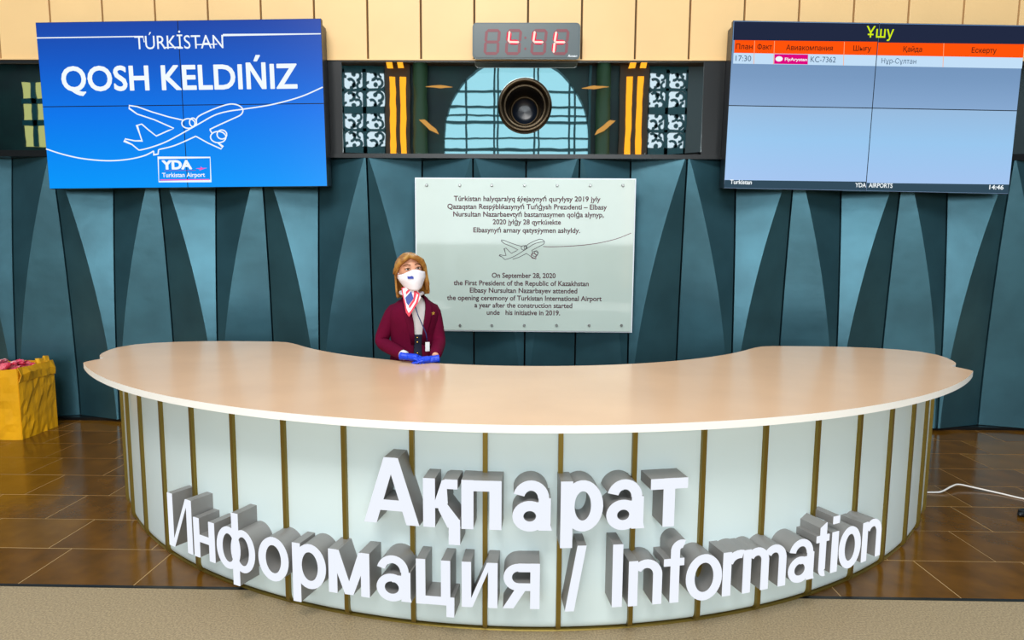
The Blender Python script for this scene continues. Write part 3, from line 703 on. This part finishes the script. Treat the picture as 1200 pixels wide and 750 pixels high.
# folded flaps along the rim
fl = MB().grid([[wobble((BW + .004, -BD + BD * 2 * i / 8, BH + .01), .006) for i in range(9)], [wobble((BW + .022, -BD + BD * 2 * i / 8, BH - .05), .012) for i in range(9)], [wobble((BW + .012, -BD + BD * 2 * i / 8, BH - .12), .006) for i in range(9)]])
o = obj('flap', fl, 'kraft', bx); m = o.modifiers.new('s', 'SOLIDIFY'); m.thickness = .006
fl = MB().grid([[wobble((BW - .01, BD * .2 + i * .03, BH + .005), .004) for i in range(6)], [wobble((BW - .04, BD * .3 + i * .03, BH + .05), .012) for i in range(6)]])
o = obj('flap', fl, 'kraft', bx); m = o.modifiers.new('s', 'SOLIDIFY'); m.thickness = .006
MT['pk1'] = mat('red_pink_wrapper', (.62, .008, .05), .28, noise=(22, .5, (.85, .16, .2)), bump=(30, .6)); MT['pk2'] = mat('dark_red_wrapper', (.25, .004, .025), .3, noise=(18, .5, (.70, .10, .16)), bump=(30, .6)); MT['pk3'] = mat('pink_wrapper', (.75, .03, .12), .3, noise=(20, .5, (.9, .45, .42)), bump=(30, .6))
pk_me = []
for k in range(5):
    mb = MB(); ph = [random.uniform(0, 6) for _ in range(6)]
    def cr(x, y, z): 
        q = 1 + .22 * sin(ph[0] + 60 * x) * cos(ph[1] + 70 * y) + .18 * sin(ph[2] + 90 * z + 40 * x); return (x * q, y * q, z * q)
    mb.ball((0, 0, 0), (.05, .042, .030), 14, 9, fn=cr)
    for sg in (-1, 1):
        mb.grid([[(sg * .045, .008 * cos(a), .008 * sin(a)) for a in (0, 1.57, 3.14, 4.71)], [(sg * .058, .010 * cos(a), .008 * sin(a)) for a in (0, 1.57, 3.14, 4.71)], [(sg * .082, .034 * cos(a + .2 * sin(ph[3])), .016 * sin(a)) for a in (0, 1.57, 3.14, 4.71)]], True)
    pk_me.append(bare('packet', mb, ['pk1', 'pk2', 'pk3', 'pk1', 'pk3'][k], True))
for lay, zz in ((0, .615), (2, .668)):
    for gx in range(8 if lay < 2 else 7):
        for gy in range(4 if lay < 2 else 3):
            x = -4.98 - BW + .095 + gx * .086 + random.uniform(-.012, .012) + (.03 if lay == 2 else 0); y = 5.6 - BD + .085 + gy * .092 + random.uniform(-.012, .012)
            if lay == 2 and (gx in (5,) or random.random() < .2): continue
            o = bpy.data.objects.new('packet', random.choice(pk_me)); COL.objects.link(o)
            o.location = (x, y, zz + random.uniform(-.006, .012)); o.rotation_euler = (random.uniform(-.5, .5), random.uniform(-.5, .5), random.uniform(0, 6.28))
            tag(o, 'small crumpled red and pink wrapped packet heaped in the golden box', 'packet', 'red and pink packets in the golden box')
# support block inside the box (the rest of the heap)
# ================================================================== CABLE AND ADAPTER
MT['cable'] = mat('white_cable', (.85, .80, .75), .4); MT['rubber'] = mat('black_rubber', (.008, .010, .012), .45)
cp = [(2.55, 4.33, .006), (2.80, 4.37, .006), (3.023, 4.37, .008), (3.087, 4.375, .014), (3.19, 4.43, .03), (3.273, 4.47, .032), (3.365, 4.445, .02), (3.50, 4.365, .008), (3.62, 4.25, .006), (3.9, 4.05, .006), (4.4, 3.9, .006), (5.1, 3.95, .006)]
P3 = []
for i in range(len(cp) - 1):
    a, b, c, d = cp[max(i - 1, 0)], cp[i], cp[i + 1], cp[min(i + 2, len(cp) - 1)]
    for k in range(8):
        t = k / 8; P3.append(tuple(.5 * (2 * b[q] + (c[q] - a[q]) * t + (2 * a[q] - 5 * b[q] + 4 * c[q] - d[q]) * t * t + (3 * b[q] - a[q] - 3 * c[q] + d[q]) * t ** 3) for q in range(3)))
tag(obj('power_cable', MB().tube(P3, .006, 8), 'cable', smooth=True), 'thin white cable running over the brown tiles from the right desk end', 'cable')
ad = thing('power_adapter', 'black power adapter on the brown tiles at the right edge', 'adapter', (3.36, 3.98, 0), (0, 0, radians(20)))
bevel(obj('body', MB().box(-.01, .16, -.035, .035, 0, .04), 'rubber', ad), .008, 3)
obj('cord', MB().tube([(.15, 0, .02), (.22, .01, .022), (.35, .05, .008), (.7, .2, .006), (1.2, .3, .006)], .007, 8), 'rubber', ad, smooth=True)
obj('plug', MB().tube([(-.01, 0, .02), (-.035, 0, .02), (-.05, 0, .018)], [.016, .013, .008], 10), 'rubber', ad, smooth=True)
# ================================================================== PERSON
MT['skin'] = mat('skin', (.74, .36, .22), .5); MT['maroon'] = mat('maroon_wool', (.115, .001, .022), .85, spec=.12, noise=(5, .25), bump=(9, .35)); MT['maroon2'] = mat('maroon_lapel', (.10, .001, .020), .8, spec=.12)
MT['blouse'] = mat('white_blouse', (.80, .76, .74), .6); MT['vest'] = mat('navy_vest', (.008, .010, .03), .6); MT['hair'] = mat('golden_blonde_hair', (.50, .25, .05), .45, noise=(28, .6, (.26, .10, .015)), bump=(60, .25))
MT['maskw'] = mat('white_mask', (.86, .83, .88), .6, bump=(20, .15)); MT['navyp'] = mat('blue_print', (.02, .05, .35), .5); MT['glove'] = mat('blue_glove', (.0, .045, .62), .35, bump=(50, .3))
MT['scr'] = mat('scarf_red', (.72, .015, .05), .45); MT['scw'] = mat('scarf_white', (.85, .78, .82), .45); MT['scb'] = mat('scarf_blue', (.02, .05, .30), .45)
MT['brass'] = mat('gold_button', (.80, .50, .10), .25, .9); MT['eyew'] = mat('eye_white', (.8, .78, .75), .2); MT['iris'] = mat('dark_iris', (.03, .015, .01), .15); MT['brow'] = mat('brown_brow', (.16, .06, .02), .7)
MT['lan'] = mat('blue_lanyard', (.01, .03, .13), .5); MT['card'] = mat('white_card', (.75, .75, .74), .4); MT['trs'] = mat('maroon_trousers', (.10, .005, .025), .7); MT['shoe'] = mat('black_shoe', (.01, .01, .01), .3)
PC = Vector((-.735, 4.12, 0)); BY = radians(20)
per = thing('person', 'woman in maroon jacket, white mask and blue glove standing behind the curved desk', 'person', PC)
def TB(x, y, z): c, s_ = cos(BY), sin(BY); return (c * x - s_ * y, s_ * x + c * y, z)
def WL(x, y, z): return (x - PC.x, y - PC.y, z)
def remesh(name, mb, m, vox, parent, sm=4):
    me = bare(name, mb, m); o = bpy.data.objects.new(name, me); COL.objects.link(o)
    r = o.modifiers.new('r', 'REMESH'); r.mode = 'VOXEL'; r.voxel_size = vox; r.use_smooth_shade = True
    s_ = o.modifiers.new('s', 'SMOOTH'); s_.iterations = sm; s_.factor = .5
    dg = bpy.context.evaluated_depsgraph_get(); me2 = bpy.data.meshes.new_from_object(o.evaluated_get(dg)); o.modifiers.clear(); o.data = me2
    me2.name = name
    if not me2.materials: me2.materials.append(MT[m])
    me2.polygons.foreach_set('use_smooth', [True] * len(me2.polygons)); o.parent = parent; return o
HR_ = Matrix.Rotation(radians(24), 3, 'Z') @ Matrix.Rotation(radians(-7), 3, 'Y') @ Matrix.Rotation(radians(-4), 3, 'X')
HC = Vector(WL(-.732, 4.0, 1.600))
def TH(x, y, z): v = HR_ @ Vector((x * 1.13, y * 1.04, z * 1.0)); return tuple(v + HC)
# joints
shL, shR = Vector(TB(-.132, .0, 1.352)), Vector(TB(.135, .0, 1.357))
elL, elR = Vector(WL(-.950, 4.055, 1.125)), Vector(WL(-.560, 4.10, 1.120))
wrL, wrR = Vector(WL(-.752, 3.872, 1.068)), Vector(WL(-.555, 3.875, 1.062))
bm_ = MB()
def addball(c, r, T=None, fn=None):
    b = MB().ball((0, 0, 0), r, 20, 12); b.v = [T(*(Vector(v) + Vector(c))) if T else tuple(Vector(v) + Vector(c)) for v in b.v]; bm_.v, n0 = bm_.v + b.v, len(bm_.v)
    bm_.f += [tuple(i + n0 for i in f) for f in b.f]; bm_.mi += b.mi
addball((0, .008, .018), (.071, .088, .088), TH); addball((0, -.014, -.035), (.058, .070, .075), TH); addball((0, -.035, -.075), (.036, .042, .036), TH)
addball((0, -.078, -.012), (.011, .018, .026), TH); addball((0, -.088, -.03), (.014, .014, .012), TH)
for s_ in (-1, 1):
    addball((s_ * .03, -.062, -.02), (.024, .022, .026), TH); addball((s_ * .071, .012, -.005), (.010, .018, .030), TH); addball((s_ * .028, -.071, .028), (.024, .012, .010), TH)
bm_.tube([TH(0, .02, -.05), WL(-.73, 4.07, 1.43), TB(0, .0, 1.37)], [.047, .048, .075], 16)
mt_ = MB().grid([[TB(rx * sin(2 * pi * i / 24), -ry * cos(2 * pi * i / 24), z) for i in range(25)] for z, rx, ry in ((.86, .13, .085), (.98, .125, .08), (1.10, .10, .068), (1.22, .115, .075), (1.32, .125, .070), (1.372, .09, .05))])
for z_, k_ in ((.86, 0), (1.372, 5)): mt_.f.append(tuple(range(k_ * 25, k_ * 25 + 24))); mt_.mi.append(0)
n_ = len(bm_.v); bm_.v += mt_.v; bm_.f += [tuple(i + n_ for i in f) for f in mt_.f]; bm_.mi += mt_.mi
for a, e, w_ in ((shL, elL, wrL), (shR, elR, wrR)):
    bm_.tube([a, (a + e) / 2, e, (e + w_) / 2, w_], [.026, .034, .032, .030, .023], 12)
for s_ in (-1, 1):
    bm_.tube([TB(s_ * .08, 0, .92), TB(s_ * .085, -.01, .50), TB(s_ * .085, .01, .30), TB(s_ * .085, .02, .08)], [.078, .052, .048, .034], 14)
    bm_.tube([TB(s_ * .085, .03, .05), TB(s_ * .09, -.12, .035)], [.035, .028], 10)
body = remesh('body', bm_, 'skin', .0065, per, 3)
# eyes and brows
for s_ in (-1, 1):
    e = MB().ball((0, 0, 0), (.0125, .007, .0062), 14, 8); e.v = [TH(v[0] + s_ * .030, v[1] - .0785, v[2] + .0165) for v in e.v]; eo = obj('eye', e, 'eyew', per, True)
    e = MB().ball((0, 0, 0), (.0058, .003, .0058), 12, 6); e.v = [TH(v[0] + s_ * .030, v[1] - .0848, v[2] + .0165) for v in e.v]; obj('iris', e, 'iris', eo, True)
    obj('eyelash', MB().tube([TH(s_ * .015, -.086, .017), TH(s_ * .030, -.0885, .0248), TH(s_ * .047, -.079, .019)], [.0022, .0034, .0020], 6), 'brow', per, True)
    obj('eyebrow', MB().tube([TH(s_ * .012, -.089, .040), TH(s_ * .030, -.086, .047), TH(s_ * .051, -.070, .041)], [.0034, .0038, .002], 8), 'brow', per, True)
# mask
rows = []
for j in range(11):
    t = j / 10; z = -.114 + .104 * t; r = []
    for i in range(25):
        ph = radians(-82 + 164 * i / 24); wx = .054 + .027 * min(1, t * 1.6); dy = .080 + .022 * sin(pi * min(1, t * 1.0) * .62) + .006
        zz = z + (.020 * cos(ph) ** 6 if t > .8 else 0) * (t - .8) / .2 - .012 * (1 - t) * cos(ph) + (.022 * abs(sin(ph)) ** 2 * (1 - t))
        r.append(TH(wx * sin(ph), -dy * cos(ph) ** .85 - (.004 * cos(ph * 3) * (1 - abs(t - .5))), zz))
    rows.append(r)
mk = obj('mask', MB().grid(rows), 'maskw', per, True); m = mk.modifiers.new('s', 'SOLIDIFY'); m.thickness = .003
for s_ in (-1, 1):
    obj('ear_loop', MB().tube([TH(s_ * .072, -.018, -.004), TH(s_ * .080, .010, .018), TH(s_ * .080, .022, .002), TH(s_ * .076, .008, -.03), TH(s_ * .068, -.016, -.062)], .0022, 6), 'maskw', mk, True)
q = [(-.043, -.056), (-.012, -.060), (-.011, -.046), (-.020, -.039), (-.030, -.042), (-.043, -.038)]
lm = MB(); lm.add([TH(x, -.1165 + abs(x + .0) ** 2 * 7.5, z + .012) for x, z in q], tess(q)); obj('mask_print', lm, 'navyp', mk)
# hair
rows = []
prof = [(0.02, .125, 0), (.25, .122, 0), (.48, .110, 0), (.68, .093, 0), (.82, .075, 22), (.91, .055, 42), (.96, .035, 55), (1.0, .012, 66), (1.02, -.015, 82), (1.04, -.045, 92), (1.07, -.08, 94), (1.10, -.115, 94), (1.10, -.142, 96), (1.06, -.158, 98)]
for j, (k_, z, g_) in enumerate(prof):
    r = []
    gl_, gr_ = radians(g_ * 1.06), radians(g_ * .86)
    for i in range(49):
        a = gr_ + (2 * pi - gl_ - gr_) * i / 48          # from her left side (viewer's right) round the back
        wv = 1 + .012 * sin(a * 17 + j * .35)
        r.append(TH(.088 * k_ * sin(a) * wv, -(.098 * k_) * cos(a) * wv + .008, z + .002 * sin(a * 23)))
    rows.append(r)
hr = obj('hair', MB().grid(rows), 'hair', per, True); m = hr.modifiers.new('s', 'SOLIDIFY'); m.thickness = .012; m.offset = -.6; m.use_rim = True
for s_, pts in ((-1, [(-.012, -.084, .096), (-.045, -.078, .080), (-.072, -.048, .055), (-.084, -.012, .025), (-.088, .02, .0)]), (1, [(-.012, -.084, .096), (.03, -.086, .085), (.062, -.062, .062), (.079, -.028, .025), (.083, -.012, -.03), (.088, -.004, -.09), (.086, .0, -.135)])):
    obj('hair_lock', MB().tube([TH(*p_) for p_ in pts], [(.010, .012)] + [(.014, .017)] * (len(pts) - 2) + [(.008, .012)], 10), 'hair', hr, True)
# blouse, vest
TR = [(.80, .158, .108), (.95, .150, .106), (1.05, .138, .100), (1.12, .134, .098), (1.20, .142, .108), (1.27, .149, .114), (1.32, .150, .106), (1.355, .138, .092), (1.385, .108, .078), (1.41, .074, .066), (1.43, .058, .058)]
def ring(z, rx, ry, d, a0=0, a1=2 * pi, n=48, lean=-.03):
    ly = lean * max(0, (z - 1.1)) / .3
    return [TB((rx + d) * sin(a0 + (a1 - a0) * i / n), -(ry + d) * cos(a0 + (a1 - a0) * i / n) + ly, z) for i in range(n + 1)]
obj('blouse', MB().grid([ring(z, rx, ry, -.006) for z, rx, ry in TR]), 'blouse', per, True)
vt = MB().grid([ring(z, rx, ry, .001, radians(-34 if z < 1.1 else -28), radians(34 if z < 1.1 else 28), 16) for z, rx, ry in TR[:4]] + [ring(1.185, .140, .106, .001, radians(-22), radians(22), 16)])
vo = obj('vest', vt, 'vest', per, True)
for z in (1.165, 1.135, 1.06):
    p_ = TB(.004, -.112 if z > 1.1 else -.110, z); obj('button', MB().ball(p_, (.006, .005, .006), 10, 6), 'brass', vo, True)
# jacket
OP = [.050, .034, .026, .024, .026, .032, .040, .046, .050, .050, .046]
rows = []
for (z, rx, ry), w_ in zip(TR, OP):
    a0 = math.asin(min(.95, w_ / rx)); sh = .10
    rows.append(ring(z, rx, ry, .010, a0 + sh * .5, 2 * pi - a0 + sh * .5, 48))
jk = obj('jacket', MB().grid(rows), 'maroon', per, True); m = jk.modifiers.new('s', 'SOLIDIFY'); m.thickness = .009; m.offset = 1
for side in (0, 1):
    rr = []
    for (z, rx, ry), w_ in list(zip(TR, OP))[3:]:
        a0 = math.asin(min(.95, w_ / rx)); wl = .10 + .20 * max(0, min(1, (z - 1.10) / .2)); wl = wl if z < 1.39 else .5
        b0 = a0 + .05 if side == 0 else 2 * pi - a0 + .05; sg = 1 if side == 0 else -1
        rr.append(ring(z, rx, ry, .0225, b0 - sg * .02, b0 + sg * wl, 6))
    o = obj('lapel', MB().grid(rr), 'maroon2', jk, True); m = o.modifiers.new('s', 'SOLIDIFY'); m.thickness = .005; m.offset = 0
for a, e, w_ in ((shL, elL, wrL), (shR, elR, wrR)):
    ins = a.lerp(Vector(TB(0, 0, 1.33)), .35); u = (e - a).normalized(); pts = [ins, a, a.lerp(e, .35), a.lerp(e, .7), e - (e - a) * .06, e + (w_ - e) * .08, e.lerp(w_, .4), e.lerp(w_, .75), e.lerp(w_, .97)]
    mb = MB().tube(pts, [.050, .054, .052, .050, .049, .048, .045, .041, .038], 16)
    o = obj('sleeve', mb, 'maroon', jk, True); m = o.modifiers.new('u', 'SUBSURF'); m.levels = m.render_levels = 1
obj('cuff', MB().tube([elL.lerp(wrL, .90), elL.lerp(wrL, 1.015)], [.030, .0315], 16), 'blouse', per, True)
# collar of the jacket at the nape
obj('jacket_collar', MB().grid([ring(1.425, .066, .066, .008, radians(60), radians(300), 24), ring(1.455, .058, .058, .008, radians(70), radians(290), 24)]), 'maroon2', jk, True).modifiers.new('s', 'SOLIDIFY').thickness = .006
# scarf
sf = obj('scarf', MB().tube([WL(-.795, 3.985, 1.462), WL(-.760, 3.945, 1.455), WL(-.715, 3.940, 1.452), WL(-.672, 3.965, 1.452), WL(-.655, 4.02, 1.46), WL(-.70, 4.10, 1.465), WL(-.78, 4.08, 1.465), WL(-.80, 4.02, 1.465), WL(-.795, 3.985, 1.462)], [(.012, .010)] * 9, 10), 'scw', per, True)
def zp(x, y, Y=3.93):
    """front of the chest: picture reading of the scarf tail to metres"""
    px, py = 420 + x / 4.686, 280 + y / 4.686; return ((px - 600.5) / 717 * Y - .002 * 0 - .0606 * Y / 3.93 * 0, py)
def sw(x, z, y=3.925): return WL(x, y, z)
def s2(x, y):
    px, py = 420 + x / 4.686, 280 + y / 4.686
    return (-.721 + (px - 481) * .00548, 1.330 + (368 - py) * .00548)
def tailpart(name, pts, m, y):
    q = [s2(*p_) for p_ in pts]; mb = MB(); n = len(q); T_ = tess(q)
    mb.add([sw(x, z, y + (z - 1.33) * .18) for x, z in q] + [sw(x, z, y + .004 + (z - 1.33) * .18) for x, z in q], [tuple(t) for t in T_] + [tuple(i + n for i in t) for t in T_] + [(i, (i + 1) % n, (i + 1) % n + n, i + n) for i in range(n)])
    return obj(name, mb, m, sf)
tailpart('scarf_tail', [(236, 268), (268, 262), (305, 272), (338, 300), (328, 352), (300, 395), (282, 426), (264, 402), (256, 360), (244, 315)], 'scr', 3.905)
tailpart('white_stripe', [(243, 272), (262, 268), (296, 276), (330, 306), (318, 348), (292, 392), (280, 404), (268, 380), (262, 350), (250, 308)], 'scw', 3.902)
tailpart('red_stripe', [(262, 290), (280, 272), (290, 276), (264, 306)], 'scr', 3.899)
tailpart('red_stripe', [(308, 286), (322, 300), (312, 338), (284, 380), (280, 366), (304, 332)], 'scr', 3.899)
tailpart('blue_patch', [(260, 322), (292, 286), (306, 326), (278, 362), (268, 350)], 'scb', 3.897)
tailpart('scarf_fold', [(300, 268), (326, 282), (344, 320), (330, 350), (318, 330), (318, 300)], 'scw', 3.912)
# lanyard, card, brooch
def chest(x, z, d=.0): return Vector(TB(x, -.128 - d + (-.03 * max(0, z - 1.1) / .3), z))
ln = obj('lanyard', MB().tube([WL(-.69, 3.925, 1.385), WL(-.672, 3.935, 1.32), WL(-.648, 3.945, 1.26), WL(-.625, 3.955, 1.20), WL(-.618, 3.958, 1.15)], [(.004, .003)] * 5, 6), 'lan', per, True)
cdm = MB().box(-.014, .014, -.002, .002, -.03, .03); cdm.v = [tuple(Vector(TB(*v)) + Vector(WL(-.615, 3.945, 1.115))) for v in cdm.v]; obj('card', cdm, 'card', ln)
st = [(cos(pi / 2 + k * pi / 5) * (.014 if k % 2 == 0 else .006), sin(pi / 2 + k * pi / 5) * (.014 if k % 2 == 0 else .006)) for k in range(10)]
bb = MB().prism(st, -.003, .002); bb.v = [tuple(Vector(TB(*v)) + Vector(WL(-.580, 3.975, 1.332))) for v in bb.v]; obj('brooch', bb, 'brass', per)
# gloved hands resting on the counter
def hand(name, wr, d, side, m, curl):
    """wr wrist, d pointing direction, side = thumb side (unit vectors)"""
    d = d.normalized(); side = (side - d * side.dot(d)).normalized(); dn = d.cross(side)
    if dn.z > 0: dn = -dn
    g = MB(); up = -dn
    g.tube([wr - d * .035, wr, wr + d * .02], [(.026, .026), (.023, .023), (.026, .020)], 12)
    g.tube([wr + d * .005, wr + d * .035, wr + d * .075, wr + d * .088], [.019, (.020, .034) if False else .024, .024, .018], 12)
    for k, (off, L, r) in enumerate(((.030, .062, .0088), (.010, .070, .0092), (-.010, .065, .0088), (-.028, .050, .0078))):
        b0 = wr + d * .030 + side * off * .6; b = wr + d * (.080 - abs(off) * .25) + side * off; c1 = b + d * L * .42 + dn * L * curl * .25; c2 = c1 + d * L * .30 + dn * L * curl * .55; c3 = c2 + d * L * .16 + dn * L * curl * .6
        g.tube([b0, b, c1, c2, c3], [r * 1.35, r * 1.15, r * 1.02, r * .95, r * .75], 10)
    tb = wr + d * .022 + side * .022
    g.tube([wr + d * .015 + side * .008, tb, tb + d * .030 + side * .016, tb + d * .054 + side * .012 + dn * .004], [.014, .0125, .0105, .0085], 10)
    return g
g = hand('glove', Vector(WL(-.742, 3.845, 1.066)), Vector((1, -.22, -.06)), Vector((.1, 1, .15)), 'glove', .45)
remesh('glove', g, 'glove', .0032, per, 2)
g = hand('glove', Vector(WL(-.560, 3.850, 1.050)), Vector((-1, -.32, -.06)), Vector((-.1, 1, 0)), 'glove', .2)
remesh('glove', g, 'glove', .0032, per, 2)
# trousers and shoes (behind the desk)
obj('trousers', MB().tube([TB(0, 0, .80), TB(0, 0, .93), TB(0, 0, 1.03)], [(.125, .165), (.115, .155), (.105, .140)], 24), 'trs', per, True)
for s_ in (-1, 1):
    obj('trouser_leg', MB().tube([TB(s_ * .082, 0, .90), TB(s_ * .088, -.008, .50), TB(s_ * .088, .012, .09)], [.098, .078, .07], 18), 'trs', per, True)
    obj('shoe', MB().tube([TB(s_ * .086, .06, .035), TB(s_ * .086, .03, .045), TB(s_ * .088, -.05, .040), TB(s_ * .091, -.13, .030), TB(s_ * .092, -.175, .024)], [(.034, .032), (.045, .038), (.040, .040), (.030, .042), (.020, .026)], 14), 'shoe', per, True)
